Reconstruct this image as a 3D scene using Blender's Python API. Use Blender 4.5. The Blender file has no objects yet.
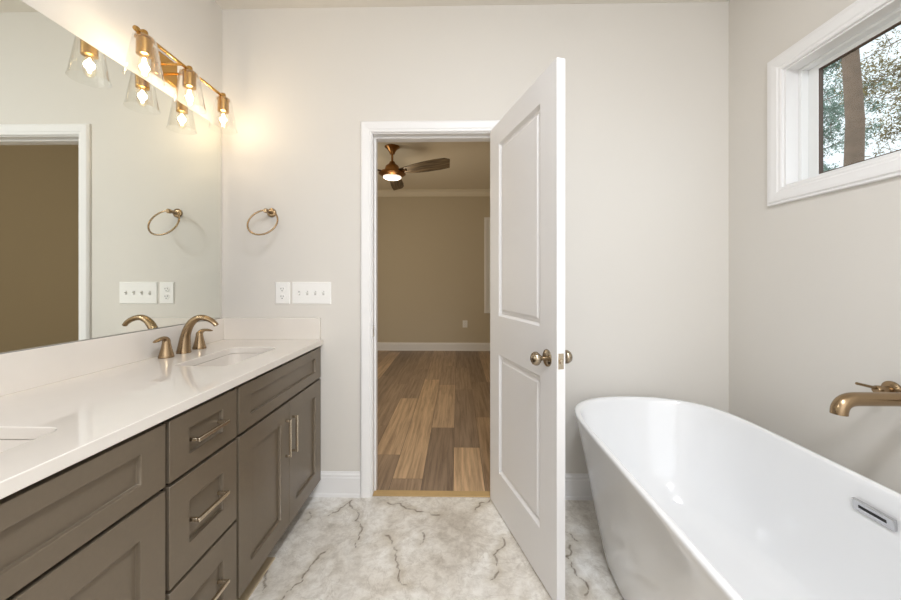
import bpy, bmesh, math, random
from mathutils import Vector, Matrix, noise
random.seed(7)
PI = math.pi
S = bpy.context.scene
C = S.collection

# ------------------------------------------------------------------ camera
cam_d = bpy.data.cameras.new('camera')
cam = bpy.data.objects.new('camera', cam_d); C.objects.link(cam)
cam.location = (0, 0, 1.217)
cam.rotation_euler = (PI/2, 0, math.radians(1.1))
cam_d.sensor_width = 36.0
cam_d.lens = 360.0 / 901.0 * 36.0
cam_d.shift_y = -20.0 / 901.0
cam_d.clip_start = 0.02
S.camera = cam

# ------------------------------------------------------------------ sky
W = bpy.data.worlds.new('sky'); S.world = W; W.use_nodes = True
bgn = W.node_tree.nodes['Background']
bgn.inputs[0].default_value = (0.86, 0.94, 1.0, 1)
bgn.inputs[1].default_value = 1.25

# ------------------------------------------------------------------ lights
def area(name, loc, rot, sx, sy, power, col):
    l = bpy.data.lights.new(name, 'AREA'); l.shape = 'RECTANGLE'
    l.size = sx; l.size_y = sy; l.energy = power; l.color = col
    o = bpy.data.objects.new(name, l); C.objects.link(o)
    o.location = loc; o.rotation_euler = rot
    return o
def point(name, loc, power, col, r):
    l = bpy.data.lights.new(name, 'POINT'); l.energy = power; l.color = col; l.shadow_soft_size = r
    o = bpy.data.objects.new(name, l); C.objects.link(o); o.location = loc
    return o
NEUT = (0.90, 0.962, 1.06)
# added fill light in front of the windowless rear wall
area('added rear fill', (0.2, -1.86, 1.55), (-PI/2, 0, PI), 2.5, 2.1, 20, (0.90, 0.962, 1.06))
# added out-of-view ceiling lamps that even out the bathroom light
for (x, y) in ((0.25, 0.15), (0.25, -1.0)):
    area('added ceiling fill', (x, y, 2.70), (0, 0, 0), 0.34, 0.34, 17, NEUT)
    point('added ceiling fill glow', (x, y, 2.60), 13, NEUT, 0.09)
# bedroom: added fill light beside its windowless left wall
area('added bedroom fill', (-2.55, 3.7, 1.35), (0, -PI/2, 0), 1.3, 1.6, 27, (1.0, 0.93, 0.78))

vs = S.view_settings
S.display_settings.display_device = 'sRGB'
vs.view_transform = 'Standard'; vs.look = 'None'; vs.exposure = 0.09; vs.gamma = 1.0
vs.use_curve_mapping = False
cy = S.cycles
cy.use_denoising = True
cy.max_bounces = 10; cy.diffuse_bounces = 5; cy.glossy_bounces = 5
cy.transparent_max_bounces = 16; cy.transmission_bounces = 6
cy.caustics_reflective = False; cy.caustics_refractive = False
cy.sample_clamp_indirect = 6.0

# ------------------------------------------------------------------ helpers
def lin(h):
    r = []
    for i in (0, 2, 4):
        c = int(h[i:i+2], 16)/255
        r.append(c/12.92 if c <= .04045 else ((c+.055)/1.055)**2.4)
    return (*r, 1)

def mat(name, col, rough=.5, metal=0., spec=.5, coat=0., bump=0., bscale=200., var=0., vscale=3., aniso=0.):
    m = bpy.data.materials.new(name); m.use_nodes = True
    nt = m.node_tree; b = nt.nodes['Principled BSDF']
    c = lin(col) if isinstance(col, str) else (*col, 1)
    b.inputs['Base Color'].default_value = c
    b.inputs['Roughness'].default_value = rough
    b.inputs['Metallic'].default_value = metal
    b.inputs['Specular IOR Level'].default_value = spec
    b.inputs['Coat Weight'].default_value = coat
    b.inputs['Coat Roughness'].default_value = .05
    if aniso: b.inputs['Anisotropic'].default_value = aniso
    tc = nt.nodes.new('ShaderNodeTexCoord')
    n = nt.nodes.new('ShaderNodeTexNoise'); n.inputs['Scale'].default_value = vscale; n.inputs['Detail'].default_value = 4
    nt.links.new(tc.outputs['Object'], n.inputs['Vector'])
    if var:
        mx = nt.nodes.new('ShaderNodeMixRGB'); mx.blend_type = 'MIX'
        mx.inputs[1].default_value = tuple(v*(1-var) for v in c[:3]) + (1,)
        mx.inputs[2].default_value = tuple(min(1, v*(1+var)) for v in c[:3]) + (1,)
        nt.links.new(n.outputs['Fac'], mx.inputs[0]); nt.links.new(mx.outputs[0], b.inputs['Base Color'])
    if bump:
        n2 = nt.nodes.new('ShaderNodeTexNoise'); n2.inputs['Scale'].default_value = bscale; n2.inputs['Detail'].default_value = 2
        bp = nt.nodes.new('ShaderNodeBump'); bp.inputs['Strength'].default_value = bump; bp.inputs['Distance'].default_value = .002
        nt.links.new(tc.outputs['Object'], n2.inputs['Vector'])
        nt.links.new(n2.outputs['Fac'], bp.inputs['Height']); nt.links.new(bp.outputs[0], b.inputs['Normal'])
    return m

def thin_glass(name, tint=(1, 1, 1), base=.04, edge=.6, power=3.0):
    m = bpy.data.materials.new(name); m.use_nodes = True
    nt = m.node_tree; nt.nodes.clear()
    out = nt.nodes.new('ShaderNodeOutputMaterial')
    tr = nt.nodes.new('ShaderNodeBsdfTransparent'); tr.inputs[0].default_value = (*tint, 1)
    gl = nt.nodes.new('ShaderNodeBsdfGlossy'); gl.inputs['Roughness'].default_value = .03
    gl.inputs[0].default_value = (.95, .95, .95, 1)
    lw = nt.nodes.new('ShaderNodeLayerWeight'); lw.inputs['Blend'].default_value = .5
    pw = nt.nodes.new('ShaderNodeMath'); pw.operation = 'POWER'; pw.inputs[1].default_value = power
    ma = nt.nodes.new('ShaderNodeMath'); ma.operation = 'MULTIPLY_ADD'
    ma.inputs[1].default_value = edge; ma.inputs[2].default_value = base
    nt.links.new(lw.outputs['Facing'], pw.inputs[0]); nt.links.new(pw.outputs[0], ma.inputs[0])
    mx = nt.nodes.new('ShaderNodeMixShader')
    nt.links.new(ma.outputs[0], mx.inputs[0]); nt.links.new(tr.outputs[0], mx.inputs[1]); nt.links.new(gl.outputs[0], mx.inputs[2])
    nt.links.new(mx.outputs[0], out.inputs[0])
    return m

def emit(name, col, strength):
    m = bpy.data.materials.new(name); m.use_nodes = True
    b = m.node_tree.nodes['Principled BSDF']
    b.inputs['Base Color'].default_value = (.9, .9, .88, 1)
    b.inputs['Emission Color'].default_value = (*col, 1)
    b.inputs['Emission Strength'].default_value = strength
    return m

def link(name, me, m, parent=None, smooth=False, angle=40):
    o = bpy.data.objects.new(name, me); C.objects.link(o)
    if m is not None:
        for x in (m if isinstance(m, (list, tuple)) else [m]): me.materials.append(x)
    if parent is not None: o.parent = parent
    if smooth:
        for p in me.polygons: p.use_smooth = True
        if angle < 180: me.set_sharp_from_angle(angle=math.radians(angle))
    return o

def obj(name, bm, m, parent=None, smooth=False, bevel=0., seg=2, angle=40, recalc=True):
    if recalc: bmesh.ops.recalc_face_normals(bm, faces=bm.faces)
    me = bpy.data.meshes.new(name); bm.to_mesh(me); bm.free()
    o = link(name, me, m, parent, smooth or bevel > 0, angle)
    if bevel:
        md = o.modifiers.new('bevel', 'BEVEL'); md.width = bevel; md.segments = seg
        md.limit_method = 'ANGLE'; md.angle_limit = math.radians(35); md.harden_normals = False
    return o

def tag(o, label, cat, group=None, kind=None):
    o['label'] = label; o['category'] = cat
    if group: o['group'] = group
    if kind: o['kind'] = kind
    return o

def thing(name, loc, label, cat, group=None, kind=None, rotz=0):
    o = bpy.data.objects.new(name, None); C.objects.link(o); o.location = loc; o.rotation_euler = (0, 0, rotz)
    o.empty_display_size = .05
    return tag(o, label, cat, group, kind)

def copy_tree(o, parent=None):
    c = o.copy(); C.objects.link(c)
    if parent is not None: c.parent = parent
    for ch in list(o.children): copy_tree(ch, c)
    return c

def box(bm, x0, x1, y0, y1, z0, z1):
    v = [bm.verts.new(p) for p in ((x0,y0,z0),(x1,y0,z0),(x1,y1,z0),(x0,y1,z0),(x0,y0,z1),(x1,y0,z1),(x1,y1,z1),(x0,y1,z1))]
    for f in ((0,3,2,1),(4,5,6,7),(0,1,5,4),(1,2,6,5),(2,3,7,6),(3,0,4,7)): bm.faces.new([v[i] for i in f])

def BOX(*a):
    bm = bmesh.new(); box(bm, *a); return bm

def lathe(bm, prof, seg=32, M=None, sx=1., sy=1.):
    """prof: (radius, height) pairs, turned about local z; radius 0 closes with a point."""
    M = M or Matrix()
    rings = []
    for r, z in prof:
        if r <= 1e-6: rings.append([bm.verts.new(M @ Vector((0, 0, z)))])
        else: rings.append([bm.verts.new(M @ Vector((sx*r*math.cos(2*PI*i/seg), sy*r*math.sin(2*PI*i/seg), z))) for i in range(seg)])
    for a, b in zip(rings, rings[1:]):
        for i in range(seg):
            j = (i+1) % seg
            if len(a) == 1 and len(b) == 1: continue
            if len(a) == 1: bm.faces.new((a[0], b[j], b[i]))
            elif len(b) == 1: bm.faces.new((a[i], a[j], b[0]))
            else: bm.faces.new((a[i], a[j], b[j], b[i]))

def LATHE(prof, seg=32, M=None, **k):
    bm = bmesh.new(); lathe(bm, prof, seg, M, **k); return bm

def axis(p, d):
    """matrix taking local z to direction d at point p"""
    d = Vector(d).normalized()
    return Matrix.Translation(Vector(p)) @ d.to_track_quat('Z', 'Y').to_matrix().to_4x4()

def tube(bm, pts, rad, seg=16, closed=False, flat=1.0, up=None):
    """sweep a circle along points; rad number or list; flat squeezes the section along its second axis"""
    pts = [Vector(p) for p in pts]; n = len(pts)
    rad = rad if isinstance(rad, (list, tuple)) else [rad]*n
    flat = flat if isinstance(flat, (list, tuple)) else [flat]*n
    tang = []
    for i in range(n):
        a = pts[(i-1) % n] if closed or i > 0 else pts[i]
        b = pts[(i+1) % n] if closed or i < n-1 else pts[i]
        tang.append((b-a).normalized())
    u = Vector(up) if up else Vector((0, 0, 1))
    if abs(u.dot(tang[0])) > .95 and not up: u = Vector((1, 0, 0))
    rings = []
    for i in range(n):
        t = tang[i]; u = (u - t*u.dot(t)).normalized(); w = t.cross(u)
        rings.append([bm.verts.new(pts[i] + rad[i]*(w*math.cos(2*PI*k/seg) + u*flat[i]*math.sin(2*PI*k/seg))) for k in range(seg)])
    m = n if closed else n-1
    for i in range(m):
        a, b = rings[i], rings[(i+1) % n]
        for k in range(seg):
            j = (k+1) % seg
            bm.faces.new((a[k], a[j], b[j], b[k]))
    if not closed:
        bm.faces.new(rings[0][::-1]); bm.faces.new(rings[-1])

def TUBE(*a, **k):
    bm = bmesh.new(); tube(bm, *a, **k); return bm

def bez(p0, p1, p2, p3, n=12):
    p0, p1, p2, p3 = map(Vector, (p0, p1, p2, p3)); r = []
    for i in range(n+1):
        t = i/n; s = 1-t
        r.append(p0*s**3 + p1*3*s*s*t + p2*3*s*t*t + p3*t**3)
    return r

def sweep(bm, prof, pts, out, nrm, closed=False):
    """sweep profile (a: sideways away from 'out' side, b: along nrm) with mitred corners along coplanar points.
    out: +1/-1 chooses the side of the path the profile grows towards"""
    pts = [Vector(p) for p in pts]; nrm = Vector(nrm).normalized(); n = len(pts)
    rings = []
    for i in range(n):
        dirs = []
        if closed or i > 0: dirs.append((pts[i]-pts[(i-1) % n]).normalized())
        if closed or i < n-1: dirs.append((pts[(i+1) % n]-pts[i]).normalized())
        sides = [d.cross(nrm)*out for d in dirs]
        if len(sides) == 2:
            m = (sides[0]+sides[1]).normalized(); m = m / max(.2, m.dot(sides[0]))
        else: m = sides[0]
        rings.append([bm.verts.new(pts[i] + m*a + nrm*b) for a, b in prof])
    k = len(prof)
    for i in range(n if closed else n-1):
        A, B = rings[i], rings[(i+1) % n]
        for j in range(k):
            bm.faces.new((A[j], A[(j+1) % k], B[(j+1) % k], B[j]))
    if not closed:
        bm.faces.new(rings[0]); bm.faces.new(rings[-1][::-1])

def SWEEP(*a, **k):
    bm = bmesh.new(); sweep(bm, *a, **k); return bm

def panelled(bm, f, u0, u1, v0, v1, thick, panels, rings, both=False, rings_back=None):
    """slab u0..u1 x v0..v1 of given thickness; f(u, v, d) maps to space (d = depth below the front);
    panels: (a0,a1,b0,b1) rects; rings: (inset, depth) steps into each panel, last one is filled"""
    def side(dd, sgn):
        us = sorted({u0, u1, *[p[0] for p in panels], *[p[1] for p in panels]})
        vs_ = sorted({v0, v1, *[p[2] for p in panels], *[p[3] for p in panels]})
        cache = {}
        def V(u, v, d):
            key = (round(u, 5), round(v, 5), round(d, 5))
            if key not in cache: cache[key] = bm.verts.new(f(u, v, dd + sgn*d))
            return cache[key]
        for i in range(len(us)-1):
            for j in range(len(vs_)-1):
                a0, a1, b0, b1 = us[i], us[i+1], vs_[j], vs_[j+1]
                inside = [p for p in panels if p[0] <= a0+1e-6 and p[1] >= a1-1e-6 and p[2] <= b0+1e-6 and p[3] >= b1-1e-6]
                if not inside: bm.faces.new((V(a0,b0,0), V(a1,b0,0), V(a1,b1,0), V(a0,b1,0)))
        for p in panels:
            prev = (p[0], p[1], p[2], p[3], 0.)
            for ins, d in rings:
                cur = (p[0]+ins, p[1]-ins, p[2]+ins, p[3]-ins, d)
                q = [[(r[0], r[2]), (r[1], r[2]), (r[1], r[3]), (r[0], r[3])] for r in (prev, cur)]
                for k in range(4):
                    l = (k+1) % 4
                    bm.faces.new((V(*q[0][k], prev[4]), V(*q[0][l], prev[4]), V(*q[1][l], cur[4]), V(*q[1][k], cur[4])))
                prev = cur
            bm.faces.new((V(prev[0],prev[2],prev[4]), V(prev[1],prev[2],prev[4]), V(prev[1],prev[3],prev[4]), V(prev[0],prev[3],prev[4])))
        return us, vs_, V
    us, vs_, VA = side(0., 1)
    if both: us, vs_, VB = side(thick, -1)
    else:
        cb = {}
        def VB(u, v, d):
            k = (round(u,5), round(v,5))
            if k not in cb: cb[k] = bm.verts.new(f(u, v, thick))
            return cb[k]
        bm.faces.new([VB(u, v0, 0) for u in us] + [VB(u1, v, 0) for v in vs_[1:]] + [VB(u, v1, 0) for u in us[-2::-1]] + [VB(u0, v, 0) for v in vs_[-2:0:-1]])
    ed = [(u, v0) for u in us] + [(u1, v) for v in vs_[1:]] + [(u, v1) for u in us[-2::-1]] + [(u0, v) for v in vs_[-2:0:-1]]
    for i in range(len(ed)):
        a, b = ed[i], ed[(i+1) % len(ed)]
        bm.faces.new((VA(*a, 0), VA(*b, 0), VB(*b, 0), VB(*a, 0)))

def rrect(cx, cy_, hx, hy, r, n=6):
    pts = []
    for (sx, sy, a0) in ((1,1,0), (-1,1,90), (-1,-1,180), (1,-1,270)):
        for i in range(n+1):
            a = math.radians(a0 + 90*i/n)
            pts.append((cx + sx*(hx-r) + r*math.cos(a), cy_ + sy*(hy-r) + r*math.sin(a)))
    return pts

def slab_holes(outer, holes, z0, z1):
    """horizontal slab with holes"""
    bm = bmesh.new(); edges = []; loops = []
    for lp in [outer] + holes:
        vs2 = [bm.verts.new((x, y, z1)) for x, y in lp]; loops.append(vs2)
        edges += [bm.edges.new((vs2[i], vs2[(i+1) % len(vs2)])) for i in range(len(vs2))]
    bmesh.ops.triangle_fill(bm, use_beauty=True, use_dissolve=False, edges=edges)
    top = list(bm.faces)
    low = {}
    for v in list(bm.verts): low[v] = bm.verts.new((v.co.x, v.co.y, z0))
    for fc in top: bm.faces.new([low[v] for v in reversed(fc.verts)])
    for vs2 in loops:
        for i in range(len(vs2)):
            a, b = vs2[i], vs2[(i+1) % len(vs2)]
            bm.faces.new((a, b, low[b], low[a]))
    return bm

# ------------------------------------------------------------------ dimensions
XL, XR, YB, YR, ZC = -1.335, 1.50, 2.02, -1.9, 2.755
T = 0.125                               # wall thickness
DX0, DX1, DZ = -0.478, 0.223, 2.040     # door opening

# ------------------------------------------------------------------ materials
M_wall = mat('wall_paint', 'ddd8d0', .7, bump=.06, bscale=350, spec=.25)
M_bedwall = mat('bedroom_wall_paint', 'c9bda6', .8, bump=.06, bscale=350, spec=.2)
M_bedceil = mat('bedroom_ceiling_paint', 'e6dcc8', .85, spec=.2)
M_ceil = mat('ceiling_paint', 'e8e2d8', .85, spec=.2)
M_trim = mat('white_trim_paint', 'eeecea', .35, spec=.4)
M_door = mat('white_door_paint', 'e6e4e3', .42, spec=.4)
M_cab = mat('bronze_cabinet_paint', '726656', .29, metal=.25, spec=.5, var=.06, vscale=90)
M_carc_shade = mat('cabinet_body_gap_shade', '2a221b', .5)  # body colour darkened so gaps between the fronts look deeply shaded
M_quartz = mat('quartz', 'e2dbd2', .06, spec=.5, var=.035, vscale=9)
M_sink = mat('white_ceramic', 'e4ddd4', .1, spec=.5, coat=.3)
M_tub = mat('white_acrylic', 'e9e9e9', .10, spec=.55, coat=.4)
M_bronze = mat('champagne_bronze', '9d8669', .27, metal=1., aniso=.3)
M_brass = mat('aged_brass', 'c49a5a', .22, metal=1.)
M_nickel = mat('satin_nickel', 'cfc2ae', .27, metal=1.)
M_knob = mat('antique_nickel', 'a89a86', .2, metal=1.)
M_chrome = mat('chrome', 'c6c6c8', .18, metal=1.)
M_dark = mat('dark_slot', '1c1a18', .6)
M_plastic = mat('white_plastic', 'f2f0ec', .35)
M_gray = mat('grey_switch_plastic', 'c9c6c1', .4)
M_rawwood = mat('raw_wood', 'c6b292', .7, var=.15, vscale=30)
M_thresh = mat('oak_threshold', 'c4a574', .5, var=.1, vscale=25)
M_fanmetal = mat('antique_bronze_fan', '9c7246', .3, metal=1.)
M_mirror = mat('mirror_silver', (.90, .92, .87), .0, metal=1.)
M_shade = thin_glass('clear_shade_glass', (.985, .985, .98), .045, .95, 2.6)
M_bulbglass = thin_glass('bulb_glass', (1, .97, .9), .03, .4, 3.0)
M_pane = thin_glass('window_glass', (.97, .985, .98), .04, .5, 4.0)
M_fil = emit('glowing_filament', (1.0, .80, .50), 60.)
M_bowl = emit('lit_frosted_glass', (1.0, .84, .68), .9)
M_disc = emit('added_lamp_diffuser', (1.0, .97, .93), 4.)  # emissive face of the added ceiling lamps
M_vinyl = mat('white_vinyl_frame', 'eeeeec', .3)
M_gasket = mat('bronze_gasket', '5b4a40', .5)
M_bark = mat('pine_bark', '826c5a', .9, bump=1., bscale=14, var=.35, vscale=8)

def floor_mat():
    m = bpy.data.materials.new('marble_look_floor'); m.use_nodes = True
    nt = m.node_tree; N = nt.nodes; L = nt.links; b = N['Principled BSDF']
    b.inputs['Roughness'].default_value = .33; b.inputs['Specular IOR Level'].default_value = .4
    tc = N.new('ShaderNodeTexCoord')
    n1 = N.new('ShaderNodeTexNoise'); n1.inputs['Scale'].default_value = 3.2; n1.inputs['Detail'].default_value = 8; n1.inputs['Roughness'].default_value = .62; n1.inputs['Distortion'].default_value = 1.1
    n2 = N.new('ShaderNodeTexNoise'); n2.inputs['Scale'].default_value = 20; n2.inputs['Detail'].default_value = 9; n2.inputs['Roughness'].default_value = .75; n2.inputs['Distortion'].default_value = .35
    r1 = N.new('ShaderNodeValToRGB'); e = r1.color_ramp.elements
    e[0].position = .33; e[0].color = lin('d3cbbf'); e[1].position = .62; e[1].color = lin('f8f5ef')
    k = e.new(.47); k.color = lin('e8e2d8')
    r2 = N.new('ShaderNodeValToRGB'); e = r2.color_ramp.elements
    e[0].position = .34; e[0].color = (.66, .63, .59, 1); e[1].position = .58; e[1].color = (1, 1, 1, 1)
    mu = N.new('ShaderNodeMixRGB'); mu.blend_type = 'MULTIPLY'; mu.inputs[0].default_value = .8
    L.new(tc.outputs['Object'], n1.inputs['Vector']); L.new(tc.outputs['Object'], n2.inputs['Vector'])
    L.new(n1.outputs['Fac'], r1.inputs[0]); L.new(n2.outputs['Fac'], r2.inputs[0])
    L.new(r1.outputs[0], mu.inputs[1]); L.new(r2.outputs[0], mu.inputs[2])
    # fine procedural veins
    w = N.new('ShaderNodeTexNoise'); w.inputs['Scale'].default_value = 2.1; w.inputs['Detail'].default_value = 9; w.inputs['Roughness'].default_value = .6; w.inputs['Distortion'].default_value = 2.2
    L.new(tc.outputs['Object'], w.inputs['Vector'])
    sb = N.new('ShaderNodeMath'); sb.operation = 'SUBTRACT'; sb.inputs[1].default_value = .5; L.new(w.outputs['Fac'], sb.inputs[0])
    ab = N.new('ShaderNodeMath'); ab.operation = 'ABSOLUTE'; L.new(sb.outputs[0], ab.inputs[0])
    mr = N.new('ShaderNodeMapRange'); mr.inputs[1].default_value = 0.; mr.inputs[2].default_value = .012; mr.inputs[3].default_value = .22; mr.inputs[4].default_value = 0.
    L.new(ab.outputs[0], mr.inputs[0])
    mv = N.new('ShaderNodeMixRGB'); mv.inputs[2].default_value = lin('8f7f6a')
    L.new(mr.outputs[0], mv.inputs[0]); L.new(mu.outputs[0], mv.inputs[1])
    # main cracks: distance to their lines is stored on the mesh
    at_ = N.new('ShaderNodeAttribute'); at_.attribute_name = 'vein'
    n3 = N.new('ShaderNodeTexNoise'); n3.inputs['Scale'].default_value = 22; n3.inputs['Detail'].default_value = 5
    L.new(tc.outputs['Object'], n3.inputs['Vector'])
    s3 = N.new('ShaderNodeMapRange'); s3.inputs[1].default_value = .35; s3.inputs[2].default_value = .65; s3.inputs[3].default_value = .0022; s3.inputs[4].default_value = .0085
    L.new(n3.outputs['Fac'], s3.inputs[0])
    m2 = N.new('ShaderNodeMapRange'); m2.inputs[1].default_value = .0; m2.inputs[3].default_value = .95; m2.inputs[4].default_value = 0.
    L.new(at_.outputs['Fac'], m2.inputs[0]); L.new(s3.outputs[0], m2.inputs[2])
    m4 = N.new('ShaderNodeMapRange'); m4.inputs[1].default_value = .0; m4.inputs[2].default_value = .035; m4.inputs[3].default_value = .45; m4.inputs[4].default_value = 0.
    L.new(at_.outputs['Fac'], m4.inputs[0])
    mh = N.new('ShaderNodeMixRGB'); mh.inputs[2].default_value = lin('b5a891')
    L.new(m4.outputs[0], mh.inputs[0]); L.new(mv.outputs[0], mh.inputs[1])
    mw = N.new('ShaderNodeMixRGB'); mw.inputs[2].default_value = lin('64543f')
    L.new(m2.outputs[0], mw.inputs[0]); L.new(mh.outputs[0], mw.inputs[1])
    L.new(mw.outputs[0], b.inputs['Base Color'])
    return m
M_floor = floor_mat()

def wood_mat():
    m = bpy.data.materials.new('oak_planks'); m.use_nodes = True
    nt = m.node_tree; N = nt.nodes; L = nt.links; b = N['Principled BSDF']
    b.inputs['Roughness'].default_value = .42; b.inputs['Specular IOR Level'].default_value = .35
    at_ = N.new('ShaderNodeAttribute'); at_.attribute_name = 'tone'
    rp = N.new('ShaderNodeValToRGB'); e = rp.color_ramp.elements
    e[0].position = 0; e[0].color = lin('8a7868'); e[1].position = 1; e[1].color = lin('edcaa0')
    k = e.new(.5); k.color = lin('b89f86')
    L.new(at_.outputs['Fac'], rp.inputs[0])
    tc = N.new('ShaderNodeTexCoord'); mp = N.new('ShaderNodeMapping'); mp.inputs['Scale'].default_value = (42, 1.7, 1)
    cmb = N.new('ShaderNodeCombineXYZ'); L.new(at_.outputs['Fac'], cmb.inputs[2])
    va = N.new('ShaderNodeVectorMath'); va.operation = 'MULTIPLY_ADD'; va.inputs[1].default_value = (17, 23, 40)
    L.new(cmb.outputs[0], va.inputs[0]); L.new(tc.outputs['Object'], va.inputs[2]); L.new(va.outputs[0], mp.inputs[0])
    n = N.new('ShaderNodeTexNoise'); n.inputs['Scale'].default_value = 1.; n.inputs['Detail'].default_value = 7; n.inputs['Roughness'].default_value = .68; n.inputs['Distortion'].default_value = .35
    L.new(mp.outputs[0], n.inputs['Vector'])
    r2 = N.new('ShaderNodeValToRGB'); e = r2.color_ramp.elements
    e[0].position = .3; e[0].color = (.45, .42, .40, 1); e[1].position = .60; e[1].color = (1.06, 1.04, 1.0, 1)
    L.new(n.outputs['Fac'], r2.inputs[0])
    mu = N.new('ShaderNodeMixRGB'); mu.blend_type = 'MULTIPLY'; mu.inputs[0].default_value = .9
    L.new(rp.outputs[0], mu.inputs[1]); L.new(r2.outputs[0], mu.inputs[2])
    L.new(mu.outputs[0], b.inputs['Base Color'])
    return m
M_wood = wood_mat()

def leaf_mat(name, c1, c2):
    m = bpy.data.materials.new(name); m.use_nodes = True
    nt = m.node_tree; N = nt.nodes; L = nt.links; b = N['Principled BSDF']
    b.inputs['Roughness'].default_value = .6
    n = N.new('ShaderNodeTexNoise'); n.inputs['Scale'].default_value = 1.6; n.inputs['Detail'].default_value = 5
    tc = N.new('ShaderNodeTexCoord'); L.new(tc.outputs['Object'], n.inputs['Vector'])
    r = N.new('ShaderNodeValToRGB'); e = r.color_ramp.elements
    e[0].position = .35; e[0].color = lin(c1); e[1].position = .65; e[1].color = lin(c2)
    L.new(n.outputs['Fac'], r.inputs[0]); L.new(r.outputs[0], b.inputs['Base Color'])
    tl = N.new('ShaderNodeBsdfTranslucent'); L.new(r.outputs[0], tl.inputs[0])
    mx = N.new('ShaderNodeMixShader'); mx.inputs[0].default_value = .45
    L.new(b.outputs[0], mx.inputs[1]); L.new(tl.outputs[0], mx.inputs[2])
    L.new(mx.outputs[0], N['Material Output'].inputs[0])
    return m
M_leaf_olive = leaf_mat('olive_leaves', '6d6236', 'a5955c')
M_leaf_green = leaf_mat('green_leaves', '557768', '97b8a8')

def blade_mat():
    m = mat('walnut_blade', '5a4a34', .5)
    nt = m.node_tree; N = nt.nodes; L = nt.links
    tc = N.new('ShaderNodeTexCoord'); mp = N.new('ShaderNodeMapping'); mp.inputs['Scale'].default_value = (3, 40, 3)
    n = N.new('ShaderNodeTexNoise'); n.inputs['Scale'].default_value = 1.5; n.inputs['Detail'].default_value = 5
    r = N.new('ShaderNodeValToRGB'); e = r.color_ramp.elements
    e[0].position = .35; e[0].color = lin('43372a'); e[1].position = .65; e[1].color = lin('7d6a4e')
    L.new(tc.outputs['Object'], mp.inputs[0]); L.new(mp.outputs[0], n.inputs['Vector']); L.new(n.outputs['Fac'], r.inputs[0])
    L.new(r.outputs[0], N['Principled BSDF'].inputs['Base Color'])
    return m
M_blade = blade_mat()

# ------------------------------------------------------------------ structure: bathroom shell
def st(o, label, cat): return tag(o, label, cat, kind='structure')

# floor as a fine grid carrying the distance to its main cracks
VEINS = [
 [(-.584,1.98),(-.525,1.879),(-.467,1.761),(-.464,1.69),(-.462,1.63)],
 [(-.59,1.97),(-.626,1.89),(-.668,1.846)],
 [(-.578,1.62),(-.611,1.576),(-.626,1.496),(-.626,1.44),(-.668,1.389),(-.67,1.357)],
 [(-.775,1.874),(-.762,1.809)], [(-.80,1.50),(-.781,1.438),(-.757,1.387)],
 [(-.345,1.712),(-.303,1.665),(-.273,1.615),(-.253,1.54),(-.188,1.42)],
 [(-.382,1.962),(-.252,1.909),(-.09,1.863)], [(-.168,1.732),(-.172,1.65)],
 [(.213,1.706),(.162,1.597),(.132,1.463)], [(.517,1.663),(.493,1.52),(.493,1.40)], [(.093,1.907),(.18,1.995)],
 [(.45,1.8),(.52,1.75),(.56,1.69)], [(.0,1.2),(-.1,1.0),(-.05,.8),(-.2,.5)], [(.4,.9),(.3,.6),(.35,.2)], [(-.5,.9),(-.45,.5),(-.6,.1)],
]
def crack(l, rnd, it=3, amp=.22):
    for k in range(it):
        o = [l[0]]
        for a, b in zip(l, l[1:]):
            d = (rnd.random()-.5)*2*amp
            o += [((a[0]+b[0])/2 - (b[1]-a[1])*d, (a[1]+b[1])/2 + (b[0]-a[0])*d), b]
        l = o
    return l
_r = random.Random(4)
VEINS = [crack(l, _r) for l in VEINS]
def segd(p, a, b):
    ax, ay = a; bx, by = b; dx, dy = bx-ax, by-ay
    t = max(0, min(1, ((p[0]-ax)*dx+(p[1]-ay)*dy)/(dx*dx+dy*dy+1e-12)))
    return math.hypot(p[0]-ax-t*dx, p[1]-ay-t*dy)
def build_floor():
    st_ = .0065
    xs = [XL, -.9] + [-.88+st_*i for i in range(int(1.56/st_)+1)] + [.75, XR]
    ys = [YR, -.5, 0, .5, 1.0] + [1.05+st_*i for i in range(int(.96/st_)+1)] + [2.02, 2.06]
    xs = sorted(set(xs)); ys = sorted(set(ys))
    verts = [(x, y, 0) for y in ys for x in xs]; nx = len(xs)
    faces = [(j*nx+i, j*nx+i+1, (j+1)*nx+i+1, (j+1)*nx+i) for j in range(len(ys)-1) for i in range(nx-1)]
    n0 = len(verts)
    # underside makes the floor a slab
    verts += [(XL,YR,-.1),(XR,YR,-.1),(XR,2.06,-.1),(XL,2.06,-.1)]
    faces += [(n0+3,n0+2,n0+1,n0)]
    me = bpy.data.meshes.new('floor'); me.from_pydata(verts, [], faces); me.update()
    a = me.attributes.new('vein', 'FLOAT', 'POINT')
    segs = [(l[i], l[i+1]) for l in VEINS for i in range(len(l)-1)]
    vals = []
    for v in verts:
        d = .3
        for s in segs:
            if abs(v[0]-s[0][0]) < .09 and abs(v[1]-s[0][1]) < .09: d = min(d, segd(v, *s))
        vals.append(d)
    a.data.foreach_set('value', vals)
    return link('floor', me, M_floor)
st(build_floor(), 'pale marble-look bathroom floor with brown cracks running through it', 'floor')

# left, rear walls and ceiling
st(obj('wall_left', BOX(XL-T, XL, YR-T, YB, 0, ZC), M_wall), 'beige bathroom wall behind the mirror', 'wall')
st(obj('ceiling', BOX(XL-T, XR+T, YR-T, YB+T, ZC, ZC+.1), M_ceil), 'pale flat bathroom ceiling', 'ceiling')
st(obj('wall_rear', BOX(XL, XR+T, YR-T, YR, 0, ZC), M_wall), 'beige wall behind the viewer', 'wall')
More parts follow.
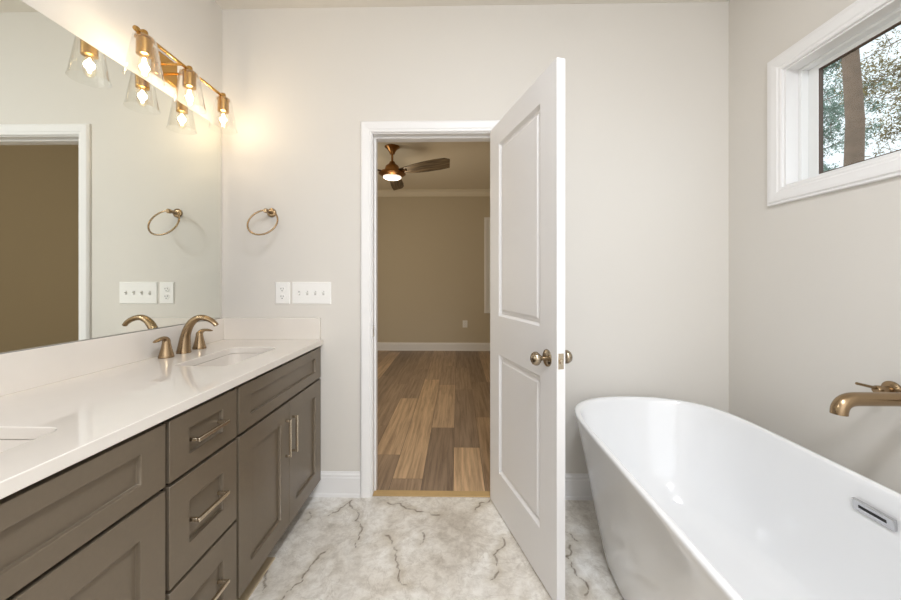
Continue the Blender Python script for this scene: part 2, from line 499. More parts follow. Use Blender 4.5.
# back wall with the doorway
bm = bmesh.new()
box(bm, XL-T, DX0-.02, YB, YB+T, 0, ZC); box(bm, DX1+.02, XR+T, YB, YB+T, 0, ZC); box(bm, DX0-.02, DX1+.02, YB, YB+T, DZ+.02, ZC)
st(obj('wall_back', bm, M_wall), 'beige wall with the doorway in it', 'wall')
# right wall with the window opening
WY0, WY1, WZ0, WZ1 = .58, 1.686, 1.640, 2.188
bm = bmesh.new()
RT = .108
box(bm, XR, XR+RT, WY1, YB, 0, ZC); box(bm, XR, XR+RT, YR, WY0, 0, ZC)
box(bm, XR, XR+RT, WY0, WY1, 0, WZ0); box(bm, XR, XR+RT, WY0, WY1, WZ1, ZC)
st(obj('wall_right', bm, M_wall), 'beige wall above the bathtub with the high window', 'wall')

# baseboards
BB = [(0,0),(.018,0),(.018,.016),(.015,.022),(.015,.105),(.012,.112),(.012,.122),(.006,.130),(.004,.138),(0,.138)]
def base(name, p0, p1, nrm, label):
    # profile a -> along wall normal, b -> up
    p0, p1, nrm = Vector(p0), Vector(p1), Vector(nrm); bm = bmesh.new()
    r = [[bm.verts.new(p + nrm*a + Vector((0,0,b))) for a, b in BB] for p in (p0, p1)]
    k = len(BB)
    for j in range(k): bm.faces.new((r[0][j], r[0][(j+1)%k], r[1][(j+1)%k], r[1][j]))
    bm.faces.new(r[0]); bm.faces.new(r[1][::-1])
    return st(obj(name, bm, M_trim), label, 'baseboard')
base('baseboard_back_left', (-.83, YB, 0), (-.5455, YB, 0), (0,-1,0), 'white baseboard between the vanity and the door casing')
base('baseboard_back_right', (DX1+.068, YB, 0), (XR, YB, 0), (0,-1,0), 'white baseboard behind the open door and bathtub')
base('baseboard_right', (XR, YR, 0), (XR, YB-.018, 0), (-1,0,0), 'white baseboard on the wall behind the bathtub')

# door casing and jamb
CAS = [(0,0),(0,.010),(.005,.014),(.014,.014),(.019,.017),(.044,.020),(.053,.020),(.058,.016),(.063,.010),(.063,0)]
bm = bmesh.new()
sweep(bm, CAS, [(DX0-.005, YB, 0), (DX0-.005, YB, DZ+.005), (DX1+.005, YB, DZ+.005), (DX1+.005, YB, 0)], -1, (0,-1,0))
o = obj('trim_1', bm, M_trim); st(o, 'white moulded casing around the bathroom doorway', 'door casing')
bm = bmesh.new()
box(bm, DX0-.02, DX0, YB, YB+T, 0, DZ); box(bm, DX1, DX1+.02, YB, YB+T, 0, DZ); box(bm, DX0-.02, DX1+.02, YB, YB+T, DZ, DZ+.02)
jam = obj('trim_2', bm, M_trim); st(jam, 'white jamb lining the bathroom doorway', 'door jamb')
bm = bmesh.new()
box(bm, DX0, DX0+.011, YB+.04, YB+.075, 0, DZ); box(bm, DX1-.011, DX1, YB+.04, YB+.075, 0, DZ); box(bm, DX0+.011, DX1-.011, YB+.04, YB+.075, DZ-.011, DZ)
obj('door_stop', bm, M_trim, jam, bevel=.002)
bm = BOX(DX0-.001, DX0+.002, YB+.008, YB+.032, .895, .955); obj('strike_plate', bm, M_knob, jam, bevel=.001)
# bedroom side casing
bm = bmesh.new()
sweep(bm, CAS, [(DX0-.005, YB+T, 0), (DX0-.005, YB+T, DZ+.005), (DX1+.005, YB+T, DZ+.005), (DX1+.005, YB+T, 0)], 1, (0,1,0))
st(obj('trim_3', bm, M_trim), 'white casing on the bedroom side of the doorway', 'door casing')

# ------------------------------------------------------------------ the open door
DW, DH, DT = .686, 2.03, .035
door = thing('door_1', (DX1-.001, YB-.008, .010), 'white two-panel door standing open into the bathroom', 'door', kind='structure', rotz=math.radians(105.7))
# local: closed door lies along -x, bath face at y=+.008, hall face at y=+.043
f_door = lambda u, v, d: Vector((-.003-u, .008+d, v))
bm = bmesh.new()
panelled(bm, f_door, 0, DW, 0, DH, DT, [(.125, DW-.125, .205, .82), (.125, DW-.125, 1.02, 1.918)],
         [(.003, .004), (.011, .0135), (.022, .0135), (.036, .005), (.046, .005)], both=True)
obj('door_slab', bm, M_door, door, angle=20)
def door_knob(y, sgn):
    p = (-.003-(DW-.068), y, .905)
    o = obj('door_knob', LATHE([(0,.068),(.012,.067),(.022,.061),(.0265,.052),(.0265,.044),(.020,.036),(.011,.031),(.0095,.026),(.0095,.004),(0,.004)], 32, axis(p, (0,sgn,0))), M_knob, door, smooth=True)
    obj('rose', LATHE([(0,.008),(.018,.008),(.028,.006),(.033,.003),(.0335,0),(0,0)], 36, axis(p, (0,sgn,0))), M_knob, o, smooth=True)
door_knob(.043, 1); door_knob(.008, -1)
lp = obj('latch_plate', BOX(-.003-DW-.0012, -.003-DW+.001, .014, .037, .905-.029, .905+.029), M_nickel, door, bevel=.001)
obj('latch_bolt', BOX(-.003-DW-.010, -.003-DW, .019, .032, .905-.009, .905+.009), M_nickel, lp, bevel=.002)
for z in (.2, 1.0, 1.83):
    bm = LATHE([(0,z+.045),(.006,z+.045),(.006,z-.045),(0,z-.045)], 12)
    box(bm, -.0035, -.001, .0, .036, z-.044, z+.044)
    obj('hinge', bm, M_knob, door)

# ------------------------------------------------------------------ bathroom window
XW = XR
win = thing('window_1', (XW, (WY0+WY1)/2, WZ0), 'high white framed window above the bathtub looking out at trees', 'window', kind='structure')
def rel(o, parent):   # build in world coordinates, hang under the parent without moving
    o.parent = parent; o.matrix_parent_inverse = Matrix.Translation(parent.location).inverted(); return o
WC = [(0,0),(0,.010),(.006,.013),(.014,.013),(.020,.017),(.046,.020),(.058,.020),(.064,.015),(.072,.015),(.0735,.008),(.0735,0)]
bm = SWEEP(WC, [(XW, WY0+.003, WZ0+.003), (XW, WY1-.003, WZ0+.003), (XW, WY1-.003, WZ1-.003), (XW, WY0+.003, WZ1-.003)], -1, (-1,0,0), closed=True)
rel(obj('casing', bm, M_trim), win)
def ring(bm, y0, y1, z0, z1, wy, wz, x0, x1):
    box(bm, x0, x1, y0, y0+wy, z0, z1); box(bm, x0, x1, y1-wy, y1, z0, z1)
    box(bm, x0, x1, y0+wy, y1-wy, z0, z0+wz); box(bm, x0, x1, y0+wy, y1-wy, z1-wz, z1)
bm = bmesh.new(); ring(bm, WY0, WY1, WZ0, WZ1, .012, .012, XW, XW+.107)
rel(obj('jamb_liner', bm, M_trim), win)
fy0, fy1, fz0, fz1 = WY0+.012, WY1-.012, WZ0+.012, WZ1-.012
bm = bmesh.new()
ring(bm, fy0, fy1, fz0, fz1, .016, .012, XW+.055, XW+.1065)
ring(bm, fy0+.016, fy1-.016, fz0+.012, fz1-.012, .044, .018, XW+.086, XW+.1065)
fr = rel(obj('window_frame', bm, M_vinyl, bevel=.002), win)
gy0, gy1, gz0, gz1 = fy0+.060, fy1-.060, fz0+.030, fz1-.030
bm = bmesh.new(); ring(bm, gy0, gy1, gz0, gz1, .004, .004, XW+.089, XW+.1045)
rel(obj('gasket', bm, M_gasket), win)
rel(obj('pane', BOX(XW+.097, XW+.101, gy0+.004, gy1-.004, gz0+.004, gz1-.004), M_pane), win)

# ------------------------------------------------------------------ bedroom shell
BX0, BX1, BY1 = -2.6, 1.75, 6.2
BYS = YB+T
st(obj('wall_bedroom_far', BOX(BX0-T, BX1+T, BY1, BY1+T, 0, ZC), M_bedwall), 'tan far wall of the bedroom seen through the doorway', 'wall')
st(obj('wall_bedroom_left', BOX(BX0-T, BX0, BYS, BY1, 0, ZC), M_bedwall), 'tan left wall of the bedroom', 'wall')
st(obj('wall_bedroom_right', BOX(BX1, BX1+T, BYS, BY1, 0, ZC), M_bedwall), 'tan right wall of the bedroom, seen in the mirror', 'wall')
st(obj('ceiling_bedroom', BOX(BX0-T, BX1+T, BYS, BY1+T, ZC, ZC+.1), M_bedceil), 'bedroom ceiling above the fan', 'ceiling')
bm = bmesh.new(); box(bm, BX0, XL-T, YB, BYS, 0, ZC); box(bm, XR+.108, BX1+T, YB, BYS, 0, ZC)
st(obj('wall_bedroom_near', bm, M_bedwall), 'bedroom side of the wall around the doorway', 'wall')
base('baseboard_bedroom_far', (BX0, BY1, 0), (BX1, BY1, 0), (0,-1,0), 'white baseboard along the far bedroom wall')
CR = [(0,0),(.012,0),(.016,.012),(.03,.025),(.055,.07),(.075,.085),(.085,.09),(.085,.10),(0,.10)]
bm = bmesh.new()
r = [[bm.verts.new((x, BY1-a, ZC-.10+b)) for a, b in CR] for x in (BX0, BX1)]
for j in range(len(CR)): bm.faces.new((r[0][j], r[0][(j+1)%len(CR)], r[1][(j+1)%len(CR)], r[1][j]))
bm.faces.new(r[0]); bm.faces.new(r[1][::-1])
st(obj('trim_4', bm, M_bedceil), 'crown moulding on the far bedroom wall under the ceiling', 'crown moulding')
# plank floor: one mesh, each plank carries its tone
def bed_floor():
    w = .187; x0 = -.025
    lanes = {-1: [(1.9,.15),(2.966,.62),(4.18,.38),(5.1,.45)], -2: [(1.9,.42),(2.20,.72),(4.4,.5)], 0: [(1.9,.78),(2.62,.2),(4.0,.32),(5.0,.18)],
             -3: [(1.9,.3),(2.50,.66),(3.70,.25),(4.9,.32)], 1: [(1.9,.55),(3.2,.25),(4.3,.12)], -4: [(1.9,.25),(3.0,.28),(4.2,.2)]}
    verts, faces, tones = [], [], []
    for k in range(-14, 10):
        xa, xb = max(BX0, x0+k*w+.002), min(BX1, x0+(k+1)*w-.002)
        js = lanes.get(k)
        if not js:
            y = 1.2+random.random()*1.0; js = []
            while y < BY1: js.append((max(y, 1.9), random.random()*.6)); y += 1.2+random.random()*.5
            js[0] = (1.9, js[0][1])
        for i, (ya, t) in enumerate(js):
            yb = js[i+1][0] if i+1 < len(js) else BY1
            ya2 = max(ya, 2.045); yb2 = yb-.003
            n = len(verts)
            verts += [(xa,ya2,0),(xb,ya2,0),(xb,yb2,0),(xa,yb2,0)]; faces.append((n,n+1,n+2,n+3)); tones.append(t)
    n = len(verts); verts += [(BX0,2.045,-.003),(BX1,2.045,-.003),(BX1,BY1,-.003),(BX0,BY1,-.003)]; faces.append((n,n+1,n+2,n+3)); tones.append(-.3)
    me = bpy.data.meshes.new('floor_bedroom'); me.from_pydata(verts, [], faces); me.update()
    a = me.attributes.new('tone', 'FLOAT', 'FACE'); a.data.foreach_set('value', tones)
    return link('floor_bedroom', me, M_wood)
st(bed_floor(), 'mixed brown oak plank floor of the bedroom', 'floor')
bm = BOX(DX0, DX1, YB-.004, YB+.05, 0, .006)
st(obj('trim_5', bm, M_thresh, bevel=.003), 'tan wooden threshold strip under the doorway', 'threshold')
# bedroom window on the far wall
bw = thing('window_2', (1.0, BY1, .72), 'white cased bedroom window partly hidden by the open door', 'window', kind='structure')
bm = SWEEP(WC, [(.535, BY1, .72), (1.4, BY1, .72), (1.4, BY1, 2.22), (.535, BY1, 2.22)], 1, (0,-1,0), closed=True)
rel(obj('casing', bm, M_trim), bw)
bm = bmesh.new(); 
def ringx(bm, x0, x1, z0, z1, w, y0, y1):
    box(bm, x0, x0+w, y0, y1, z0, z1); box(bm, x1-w, x1, y0, y1, z0, z1)
    box(bm, x0+w, x1-w, y0, y1, z0, z0+w); box(bm, x0+w, x1-w, y0, y1, z1-w, z1)
ringx(bm, .535, 1.4, .72, 2.22, .04, BY1-.010, BY1); box(bm, .575, 1.36, BY1-.008, BY1, 1.45, 1.49)
rel(obj('window_frame', bm, M_vinyl), bw)
rel(obj('pane', BOX(.575, 1.36, BY1-.004, BY1-.001, .76, 2.18), M_pane), bw)

# ------------------------------------------------------------------ vanity
CX0, CXB, CXF = XL+.001, -.792, -.766       # back, carcass front, face of fronts
ZT = .852                                    # cabinet top
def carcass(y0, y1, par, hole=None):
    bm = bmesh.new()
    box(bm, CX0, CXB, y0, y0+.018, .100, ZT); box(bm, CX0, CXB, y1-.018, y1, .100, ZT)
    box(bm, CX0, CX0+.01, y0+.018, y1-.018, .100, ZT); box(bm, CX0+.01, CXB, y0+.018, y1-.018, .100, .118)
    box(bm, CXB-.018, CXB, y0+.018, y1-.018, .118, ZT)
    rel(obj('body', bm, M_carc_shade), par)
    rel(obj('toe_kick', BOX(CX0, CXB-.065, y0, y1, .001, .099), M_carc_shade), par)
def front(name, y0, y1, z0, z1, st_, rl, par):
    f = lambda u, v, d: Vector((CXF-d, u, v)); bm = bmesh.new()
    panelled(bm, f, y0, y1, z0, z1, .0195, [(y0+st_, y1-st_, z0+rl, z1-rl)], [(.0012, .0012), (.0022, .0115)])
    return rel(obj(name, bm, M_cab, bevel=.0012, seg=1), par)
def pull(cy_, cz, L_, vert, x, parent):
    """square bar pull with two posts, standing on a surface at x"""
    bm = bmesh.new(); h = .0055; s = .026 + (CXF - x)
    if vert:
        box(bm, x+s-.010, x+s, cy_-h, cy_+h, cz-L_/2, cz+L_/2)
        for q in (-1, 1): z = cz+q*(L_/2-h); box(bm, x, x+s-.009, cy_-h*.9, cy_+h*.9, z-h*.9, z+h*.9)
    else:
        box(bm, x+s-.010, x+s, cy_-L_/2, cy_+L_/2, cz-h, cz+h)
        for q in (-1, 1): y = cy_+q*(L_/2-h); box(bm, x, x+s-.009, y-h*.9, y+h*.9, cz-h*.9, cz+h*.9)
    o = obj('handle', bm, M_nickel, bevel=.0015)
    o.parent = parent
    return o
G = .0065
def sink_base(y0, y1, ym, label, yend=None):
    t = thing('sink_base_cabinet', ((CX0+CXB)/2, (y0+y1)/2, 0), label, 'cabinet', 'vanity cabinet units')
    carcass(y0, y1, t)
    ye = yend or y1-G
    front('false_drawer_front', y0+G, ye, .6745, .840, .072, .045, t)
    d = front('door', y0+G, ym-.0015, .098, .6635, .074, .076, t); pull(ym-.033, .51, .168, True, CXF, d)
    d = front('door', ym+.0015, ye, .098, .6635, .074, .076, t); pull(ym+.033, .505, .168, True, CXF, d)
    return t
V0, V1, V2, V3 = .175, .9375, 1.2415, 2.016
sink_base(V0, V1-.0005, (V0+V1)/2, 'bronze brown two-door sink cabinet nearest the viewer at the left edge')
dc = thing('drawer_cabinet', ((CX0+CXB)/2, (V1+V2)/2, 0), 'bronze brown cabinet of three stacked drawers between the two sink cabinets', 'cabinet', 'vanity cabinet units')
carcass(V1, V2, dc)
for z0, z1, rl in ((.6745, .840, .045), (.389, .6635, .076), (.098, .3785, .076)):
    d = front('drawer', V1+G, V2-G, z0, z1, .071, rl, dc)
    pull((V1+V2)/2, (z0+z1)/2, .140, False, CXF-.0115, d)
sink_base(V2+.0005, V3, 1.625, 'bronze brown two-door sink cabinet at the far end against the doorway wall', 2.003)
# pale raw strip on the floor along the toe space
o = obj('floor_strip', BOX(-.84, -.797, .2, 1.56, 0, .004), M_rawwood)
tag(o, 'narrow raw wood strip on the floor under the vanity front edge', 'wood strip')

# worktop with its upstands
ZK = .882
SX, SHX, SHY = -1.004, .114, .196
SINKS = (.606, 1.578)
holes = [rrect(SX, y, SHX, SHY, .036, 8)[::-1] for y in SINKS]
top = obj('countertop', slab_holes([(CX0, .165), (-.757, .165), (-.757, YB-.001), (CX0, YB-.001)], holes, ZT+.0005, ZK), M_quartz, bevel=.002)
tag(top, 'long off-white quartz worktop over the bronze vanity cabinets', 'countertop')
bs = obj('backsplash', BOX(CX0, CX0+.02, .165, YB-.001, ZK, 1.003), M_quartz, top, bevel=.0015)
ss = obj('side_splash', BOX(CX0+.02, -.770, YB-.021, YB-.001, ZK, 1.003), M_quartz, top, bevel=.0015)

def sink(y, label):
    t = thing('undermount_sink', (SX, y, .70), label, 'sink', 'undermount sinks')
    bm = bmesh.new(); rings = []
    spec = [(.03,.03,.0,.05),(.0008,.0008,.0,.0365),(.0002,.0002,-.012,.036),(-.004,-.004,-.10,.05),(-.02,-.02,-.135,.055),(-.05,-.05,-.148,.05),(-.085,-.12,-.152,.02)]
    for dx, dy, dz, r in spec:
        rings.append([bm.verts.new((px, py, ZT-.0005-.70+dz)) for px, py in rrect(0, 0, SHX+dx, SHY+dy, r, 8)])
    outer = [(-.0,-.0,-.152-.012,.03),(.03,.03,-.012,.055)]
    for a, b in zip(rings, rings[1:]):
        for i in range(len(a)):
            j = (i+1) % len(a); bm.faces.new((a[i], a[j], b[j], b[i]))
    bm.faces.new(rings[-1])
    obj('basin', bm, M_sink, t, smooth=True, angle=60)
    obj('drain', LATHE([(0,.004),(.012,.004),(.014,.001),(.020,.001),(.022,.003),(.022,0),(0,0)], 24, Matrix.Translation((0,0,ZT-.70-.1525))), M_chrome, t, smooth=True)
    return t
sink(SINKS[0], 'white undermount sink nearest the viewer, cut off by the left edge')
sink(SINKS[1], 'white undermount sink under the bronze faucet')

# widespread faucet
fx, fy = -1.258, 1.632
fa = thing('bathroom_faucet', (fx, fy, ZK+.0004), 'champagne bronze widespread faucet with arched spout behind the far sink', 'faucet')
path = [(0,0,.0),(0,0,.012),(.002,0,.035),(.006,0,.07)] + [tuple(p) for p in bez((.006,0,.07),(.018,0,.135),(.055,0,.172),(.10,0,.160), 12)[1:]] + [tuple(p) for p in bez((.10,0,.160),(.125,0,.153),(.142,0,.142),(.152,0,.126), 6)[1:]]
n = len(path)
rad = [.0295,.028,.0245,.021] + [.0195-.0075*i/(n-5) for i in range(n-4)]
obj('spout', TUBE(path, rad, 24, flat=[1,1,1,1]+[1-.25*i/(n-5) for i in range(n-4)], up=(1,0,0)), M_bronze, fa, smooth=True, angle=60)
def fhandle(sy):
    M = Matrix.Translation((0, sy*.1, 0))
    h = obj('handle', LATHE([(0,0),(.0285,0),(.029,.004),(.0255,.016),(.0195,.042),(.0155,.064),(.0150,.074),(.012,.081),(0,.084)], 28, M), M_bronze, fa, smooth=True, angle=60)
    pts = bez((0, sy*.098, .070), (.003, sy*.112, .094), (.006, sy*.13, .088), (.010, sy*.172, .078), 10)
    obj('lever', TUBE(pts, [.0145,.014,.0135,.013,.0125,.0125,.0125,.0128,.0128,.012,.008], 14, flat=[.95,.9,.82,.74,.66,.6,.56,.54,.52,.5,.45]), M_bronze, h, smooth=True, angle=70)
fhandle(-1); fhandle(1)

# ------------------------------------------------------------------ mirror
bm = BOX(XL+.008, XL+.0145, .17, 1.984, 1.0035, 2.066)
mi = obj('wall_mirror', bm, M_mirror, bevel=.003, seg=1); tag(mi, 'large frameless wall mirror above the vanity backsplash', 'mirror')

# ------------------------------------------------------------------ vanity light
LX, LZ = -1.212, 2.166
vl = thing('vanity_light', (XL, 1.606, LZ), 'brass three-light bar with clear glass shades above the mirror', 'wall light')
lx = LX - XL
bp = obj('back_plate', BOX(.0005, .018, -.065, .065, -.045, .065), M_brass, vl, bevel=.004)
for s in (-.04, .04):
    obj('arm', TUBE([(.015, s, .008), (lx, s, .002)], .0055, 12), M_brass, vl, smooth=True)
bar = obj('bar', TUBE([(lx, -.262, 0), (lx, .262, 0)], .007, 16), M_brass, vl, smooth=True, angle=60)
for s in (-1, 1):
    obj('finial', LATHE([(0,.012),(.008,.010),(.0105,.004),(.0105,-.004),(.008,-.010),(0,-.012)], 16, axis((lx, s*.268, 0), (0, s, 0))), M_brass, bar, smooth=True)
WARM = (1.0, .84, .66)
for k, dy in enumerate((-.235, 0, .235)):
    M = Matrix.Translation((lx, dy, 0))
    so = obj('socket', LATHE([(0,.016),(.010,.016),(.012,.010),(.012,-.004),(.030,-.010),(.031,-.016),(.0255,-.018),(.0255,-.078),(.022,-.080),(0,-.080)], 28, M), M_brass, vl, smooth=True)
    sh = obj('shade', LATHE([(.0325,-.010),(.0355,-.012),(.040,-.03),(.0630,-.170),(.0645,-.1715),(.0625,-.1690),(.039,-.03),(.034,-.0135)], 40, M), M_shade, vl, smooth=True, angle=80)
    bu = obj('bulb', LATHE([(.013,-.078),(.0132,-.084),(.0145,-.091),(.0165,-.099),(.0185,-.108),(.0197,-.118),(.0200,-.128),(.0192,-.138),(.0172,-.147),(.0140,-.154),(.0100,-.159),(.0050,-.162),(0,-.163)], 24, M), M_bulbglass, vl, smooth=True)
    bm = bmesh.new()
    lathe(bm, [(0,-.088),(.004,-.090),(.0062,-.098),(.0075,-.110),(.0078,-.122),(.0065,-.135),(.004,-.144),(0,-.147)], 14, M)
    obj('filament', bm, M_fil, bu)
    point('vanity bulb light', (LX, 1.606+dy, LZ-.115), 2.0, WARM, .016)

# ------------------------------------------------------------------ towel ring
tr = thing('towel_ring', (-1.05, YB, 1.597), 'champagne bronze towel ring on the wall beside the mirror', 'towel ring')
obj('wall_plate', LATHE([(0,0),(.0255,0),(.0255,.006),(.022,.010),(.014,.012),(0,.012)], 32, axis((0,-.0005,0), (0,-1,0))), M_bronze, tr, smooth=True)
obj('post', LATHE([(.011,.010),(.0095,.02),(.0095,.05),(.0125,.056),(.0125,.072),(.010,.076),(0,.076)], 24, axis((0,0,0), (0,-1,0))), M_bronze, tr, smooth=True)
ph = math.radians(26); R_ = .0795
pts = [(R_*math.sin(a), -.064 - R_*(1-math.cos(a))*math.sin(ph), .003 - R_*(1-math.cos(a))*math.cos(ph)) for a in [2*PI*i/64 for i in range(64)]]
obj('ring', TUBE(pts, .0045, 12, closed=True), M_bronze, tr, smooth=True)

# ------------------------------------------------------------------ outlet and switches
def plate(bm, w, h, t=.006, y=0):
    pts = [(0,t),(0,0)]
    v = [[bm.verts.new((sx*(w/2-i), y-d, sz*(h/2-i))) for sx, sz in ((-1,-1),(1,-1),(1,1),(-1,1))] for i, d in ((0,.0003),(0,.002),(.004,t))]
    for a, b in zip(v, v[1:]):
        for i in range(4): bm.faces.new((a[i], a[(i+1)%4], b[(i+1)%4], b[i]))
    bm.faces.new(v[-1]); bm.faces.new(v[0][::-1])
def outlet(x, y, z, label):
    t = thing('outlet', (x, y, z), label, 'power outlet')
    bm = bmesh.new(); plate(bm, .084, .124); obj('cover_plate', bm, M_plastic, t)
    for s in (-1, 1):
        rc = obj('receptacle', LATHE([(0,.002),(.0155,.002),(.0165,0),(.0165,-.003),(0,-.003)], 24, axis((0,-.0065,s*.0215), (0,-1,0))), M_plastic, t, smooth=True)
        bm = bmesh.new()
        box(bm, -.0075, -.0052, -.0095, -.008, s*.0215-.001, s*.0215+.008); box(bm, .0052, .0075, -.0095, -.008, s*.0215-.001, s*.0215+.007)
        lathe(bm, [(0,.001),(.0026,.001),(.0026,-.001),(0,-.001)], 12, axis((0,-.0085,s*.0215-.0085), (0,-1,0)))
        obj('slots', bm, M_dark, rc)
    return t
outlet(-.9885, YB, 1.1435, 'white duplex outlet on the wall right above the vanity end')
sw = thing('switch_plate', (-.8235, YB, 1.1435), 'wide white four-toggle switch plate beside the outlet', 'light switch')
bm = bmesh.new(); plate(bm, .222, .126); obj('cover_plate', bm, M_plastic, sw)
for k in range(4):
    x = -.069+.046*k; up = -1 if k == 0 else 1
    tg = obj('toggle', BOX(x-.0055, x+.0055, -.0075, -.006, -.012, .012), M_gray, sw)
    bm = TUBE([(x, -.006, 0), (x, -.017, up*.008)], [.0046, .0038], 4); obj('lever', bm, M_plastic, tg)

# ------------------------------------------------------------------ bathtub
TX, TY, TZ = .907, 1.08, .60
tub = thing('bathtub', (TX, TY, 0), 'glossy white freestanding oval bathtub under the window', 'bathtub')
def sup(a, b, q, N_=112):
    """one ring of the tub: x = a*sqrt(1-|y/b|^q), evenly spaced along its length"""
    M_ = 3000; d = []
    for i in range(M_+1):
        t = -1+2*i/M_; t = math.copysign(1-(1-abs(t))**2, t)
        d.append((a*math.sqrt(max(0, 1-abs(t)**q)), b*t))
    acc = [0]
    for p, r in zip(d, d[1:]): acc.append(acc[-1]+math.hypot(r[0]-p[0], r[1]-p[1]))
    half = []; k = 0
    for i in range(N_//2+1):
        w = acc[-1]*i/(N_//2)
        while k < M_-1 and acc[k+1] < w: k += 1
        u = (w-acc[k])/max(1e-9, acc[k+1]-acc[k]); half.append((d[k][0]+(d[k+1][0]-d[k][0])*u, d[k][1]+(d[k+1][1]-d[k][1])*u))
    half[0] = (0, -b); half[-1] = (0, b)
    return half + [(-x, y) for x, y in half[-2:0:-1]]
bm = bmesh.new(); rings = []
prof = [(.268,.735,.002,5),(.280,.748,.004,5),(.287,.756,.03,5.2),(.312,.785,.20,6),(.340,.815,.40,6.8),(.365,.841,.55,7.4),(.3735,.849,.585,7.4),(.3745,.851,.594,7.4),(.373,.849,.599,7.4),(.369,.845,.601,7.4),
        (.360,.836,.601,7.3),(.354,.830,.599,7.3),(.350,.826,.594,7.2),(.347,.822,.58,7),(.332,.795,.45,6.4),(.310,.738,.28,5.4),(.288,.675,.17,4.8),(.262,.625,.135,4.4),(.218,.565,.122,4),(.10,.30,.115,3.4),(.02,.06,.113,2.4)]
for a, b, z, n_ in prof: rings.append([bm.verts.new((x, y, z)) for x, y in sup(a, b, n_)])
for A, B in zip(rings, rings[1:]):
    for i in range(len(A)):
        j = (i+1) % len(A); bm.faces.new((A[i], A[j], B[j], B[i]))
bm.faces.new(rings[-1]); bm.faces.new(rings[0][::-1])
obj('tub_shell', bm, M_tub, tub, smooth=True, angle=75)
# overflow on the inner wall
ovx = .3435; 
Mo = Matrix.Translation((ovx-.010, .018, .520)) @ Matrix.Rotation(math.radians(-7.5), 4, 'Y')
bm = bmesh.new(); box(bm, -.004, .006, -.055, .055, -.0165, .0165)
bmesh.ops.transform(bm, matrix=Mo, verts=bm.verts); ov = obj('overflow_plate', bm, M_chrome, tub, bevel=.0015)
bm = bmesh.new(); box(bm, -.0048, -.0036, -.036, .036, -.0045, .0045)
bmesh.ops.transform(bm, matrix=Mo, verts=bm.verts); obj('slot', bm, M_dark, ov)
obj('drain', LATHE([(0,.006),(.026,.006),(.03,.003),(.034,.001),(0,0)], 28, Matrix.Translation((0, -.1, .116))), M_chrome, tub, smooth=True)

# wall mounted tub filler
FZ = .838
tf = thing('tub_faucet', (XR, 1.17, FZ), 'champagne bronze wall spout with lever handles over the bathtub', 'faucet')
tipx = -.285
pts = [(-.006,0,0),(-.10,0,0),(tipx+.055,0,0)] + [tuple(p) for p in bez((tipx+.055,0,0),(tipx+.02,0,0),(tipx,0,-.015),(tipx,0,-.048),10)[1:]]
obj('spout', TUBE(pts, [.0215]*3+[.0215]*10, 28, up=(0,1,0)), M_bronze, tf, smooth=True, angle=60)
obj('escutcheon', LATHE([(0,0),(.034,0),(.034,.006),(.030,.011),(0,.011)], 32, axis((-.0005,0,0), (-1,0,0))), M_bronze, tf, smooth=True)
for s in (-1, 1):
    h = obj('handle', LATHE([(0,0),(.030,0),(.030,.006),(.026,.010),(.0125,.012),(.0125,.040),(.015,.042),(.015,.054),(.012,.058),(0,.058)], 28, axis((-.0005, s*.1, 0), (-1,0,0))), M_bronze, tf, smooth=True)
    obj('lever', TUBE([(-.046, s*.1, .004), (-.08, s*.1, .012), (-.122, s*.1, .022)], [.0052,.005,.0046], 12), M_bronze, h, smooth=True)

# ------------------------------------------------------------------ bedroom fan and outlet
fx_, fy_ = -.752, 4.14
fan = thing('ceiling_fan', (fx_, fy_, ZC), 'brass and dark wood three-blade ceiling fan with lit bowl in the bedroom', 'ceiling fan', rotz=math.radians(-27))
obj('canopy', LATHE([(0,0),(.086,0),(.086,-.008),(.058,-.030),(.036,-.062),(.026,-.088),(0,-.090)], 32), M_fanmetal, fan, smooth=True)
obj('downrod', LATHE([(.0125,-.06),(.0125,-.19),(0,-.19)], 20), M_fanmetal, fan, smooth=True)
obj('motor_housing', LATHE([(.0125,-.17),(.03,-.175),(.04,-.20),(.075,-.225),(.085,-.26),(.085,-.29),(.15,-.30),(.155,-.315),(.11,-.345),(.095,-.35),(0,-.35)], 40), M_fanmetal, fan, smooth=True, angle=50)
obj('light_bowl', LATHE([(.105,-.345),(.103,-.358),(.085,-.370),(.04,-.378),(0,-.380)], 32), M_bowl, fan, smooth=True)
for k in range(3):
    a = math.radians(120*k); bm = bmesh.new()
    ou = [(.10,.035),(.20,.055),(.32,.072),(.45,.080),(.60,.082),(.715,.076),(.775,-.04),(.72,-.070),(.60,-.078),(.45,-.074),(.32,-.064),(.20,-.046),(.10,-.03)]
    tw = math.radians(-24)
    tp, bt = [], []
    for x, y in ou:
        z = y*math.sin(tw)*1.0
        tp.append(bm.verts.new((x, y*math.cos(tw), -.295+z+.004))); bt.append(bm.verts.new((x, y*math.cos(tw), -.295+z-.004)))
    bm.faces.new(tp); bm.faces.new(bt[::-1])
    for i in range(len(ou)): j = (i+1)%len(ou); bm.faces.new((tp[i], bt[i], bt[j], tp[j]))
    bl = obj('blade', bm, M_blade, fan); bl.rotation_euler = (0,0,a)
    bm = BOX(.07, .20, -.022, .022, -.303, -.2985)
    obj('blade_iron', bm, M_fanmetal, bl)
point('fan bowl light', (fx_, fy_, ZC-.46), 5, (1.0, .84, .62), .06)
outlet(.131, BY1, .46, 'small white outlet low on the far bedroom wall')

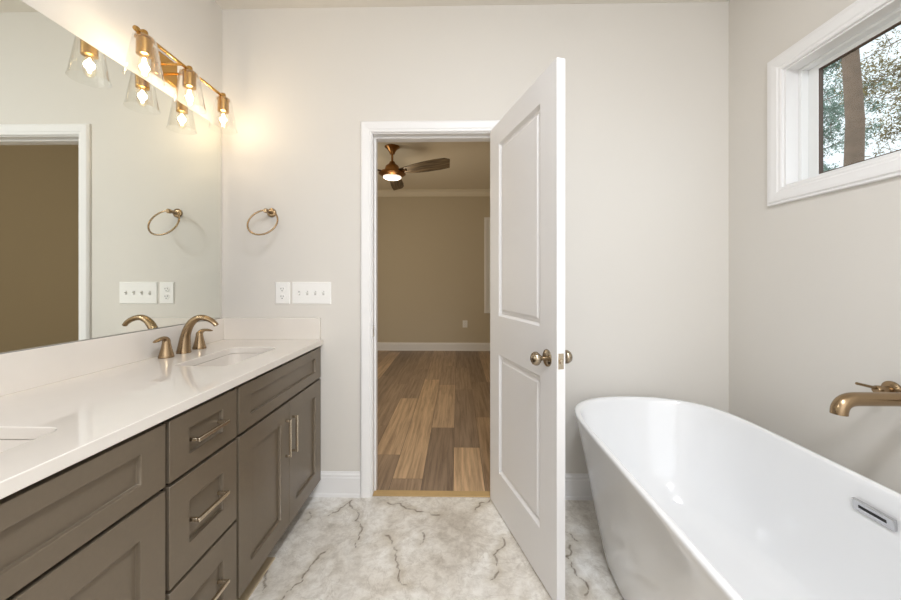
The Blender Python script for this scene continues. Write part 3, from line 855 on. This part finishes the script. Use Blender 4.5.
# ------------------------------------------------------------------ fixtures for the added, unseen bathroom ceiling lamps
for i, (x, y) in enumerate(((0.25, 0.15), (0.25, -1.0))):
    t = thing('added_ceiling_light', (x, y, ZC), ['added unseen flush fill light nearer the doorway wall', 'added unseen flush fill light farther from the doorway wall'][i], 'ceiling light', 'added ceiling fill lights')
    obj('rim', LATHE([(0,0),(.19,0),(.19,-.035),(.175,-.04),(.175,-.02),(0,-.02)], 40), M_plastic, t, smooth=True)
    obj('diffuser', LATHE([(.174,-.03),(.12,-.042),(0,-.046)], 40), M_disc, t, smooth=True)

# ------------------------------------------------------------------ trees outside the window
st(obj('ground', BOX(XR+.5, 40, -25, 40, -1.0, -.6), mat('leaf_litter', '7a6a4c', .95, var=.3, vscale=2)), 'brown ground outside the window', 'ground')
def tree(x, y, h, r0, label, leafm, crown, nl, ls, seed, branches=16, lean=(0,0), z0=-.6, bstart=.15):
    rnd = random.Random(seed)
    t = thing('pine_tree', (x, y, z0), label, 'tree', 'trees outside the window')
    pts = [(lean[0]*i/10 + .03*math.sin(i*1.3+seed), lean[1]*i/10 + .03*math.cos(i*1.7+seed), h*i/10) for i in range(11)]
    obj('trunk', TUBE(pts, [r0*(1-.65*i/10) for i in range(11)], 14), M_bark, t, smooth=True)
    bm = bmesh.new(); tips = []
    for k in range(branches):
        zz = h*(bstart+(.97-bstart)*k/branches); az = rnd.uniform(0, 2*PI); ln = crown*rnd.uniform(.5, 1.0)
        p0 = Vector((lean[0]*zz/h, lean[1]*zz/h, zz)); d = Vector((math.cos(az), math.sin(az), rnd.uniform(-.15, .45)))
        pp = [p0]
        for s in range(6):
            d = (d + Vector((rnd.uniform(-.3,.3), rnd.uniform(-.3,.3), rnd.uniform(-.25,.2)))).normalized(); pp.append(pp[-1]+d*ln/6)
        tube(bm, pp, [r0*.22*(1-.14*i) for i in range(7)], 6)
        for q in pp[2:]:
            tips.append(q)
            for w in range(2):
                d2 = Vector((rnd.uniform(-1,1), rnd.uniform(-1,1), rnd.uniform(-.5,.7))).normalized()
                e = q + d2*ln*rnd.uniform(.15,.35); tube(bm, [q, (q+e)/2+Vector((0,0,.03)), e], [r0*.06, r0*.045, r0*.02], 4); tips.append(e)
    obj('branches', bm, M_bark, t, smooth=True)
    verts, faces = [], []
    for i in range(nl):
        c_ = rnd.choice(tips) + Vector((rnd.gauss(0, .16), rnd.gauss(0, .16), rnd.gauss(0, .12)))
        a = Vector((rnd.uniform(-1,1), rnd.uniform(-1,1), rnd.uniform(-1,1))).normalized()
        b_ = a.cross(Vector((rnd.uniform(-1,1), rnd.uniform(-1,1), rnd.uniform(-1,1)))).normalized()
        L2 = ls*rnd.uniform(.6, 1.3); w2 = L2*.3; n0 = len(verts)
        verts += [c_-a*L2, c_+b_*w2, c_+a*L2, c_-b_*w2]; faces.append((n0, n0+1, n0+2, n0+3))
    me = bpy.data.meshes.new('foliage'); me.from_pydata(verts, [], faces); me.update()
    link('foliage', me, leafm, t)
    return t
tree(6.43, 6.0, 11, .15, 'tall brown pine trunk standing left of centre in the window', M_leaf_olive, 2.0, 5000, .05, 3, 20, bstart=.58)
tree(13.6, 9.5, 10, .13, 'olive leaved tree filling the right of the window behind the pine trunk', M_leaf_olive, 3.0, 42000, .055, 5, 60, bstart=.1)
tree(16.0, 17.6, 13, .16, 'grey-green tree left of the pine trunk in the window', M_leaf_green, 3.2, 40000, .075, 9, 55, bstart=.1)
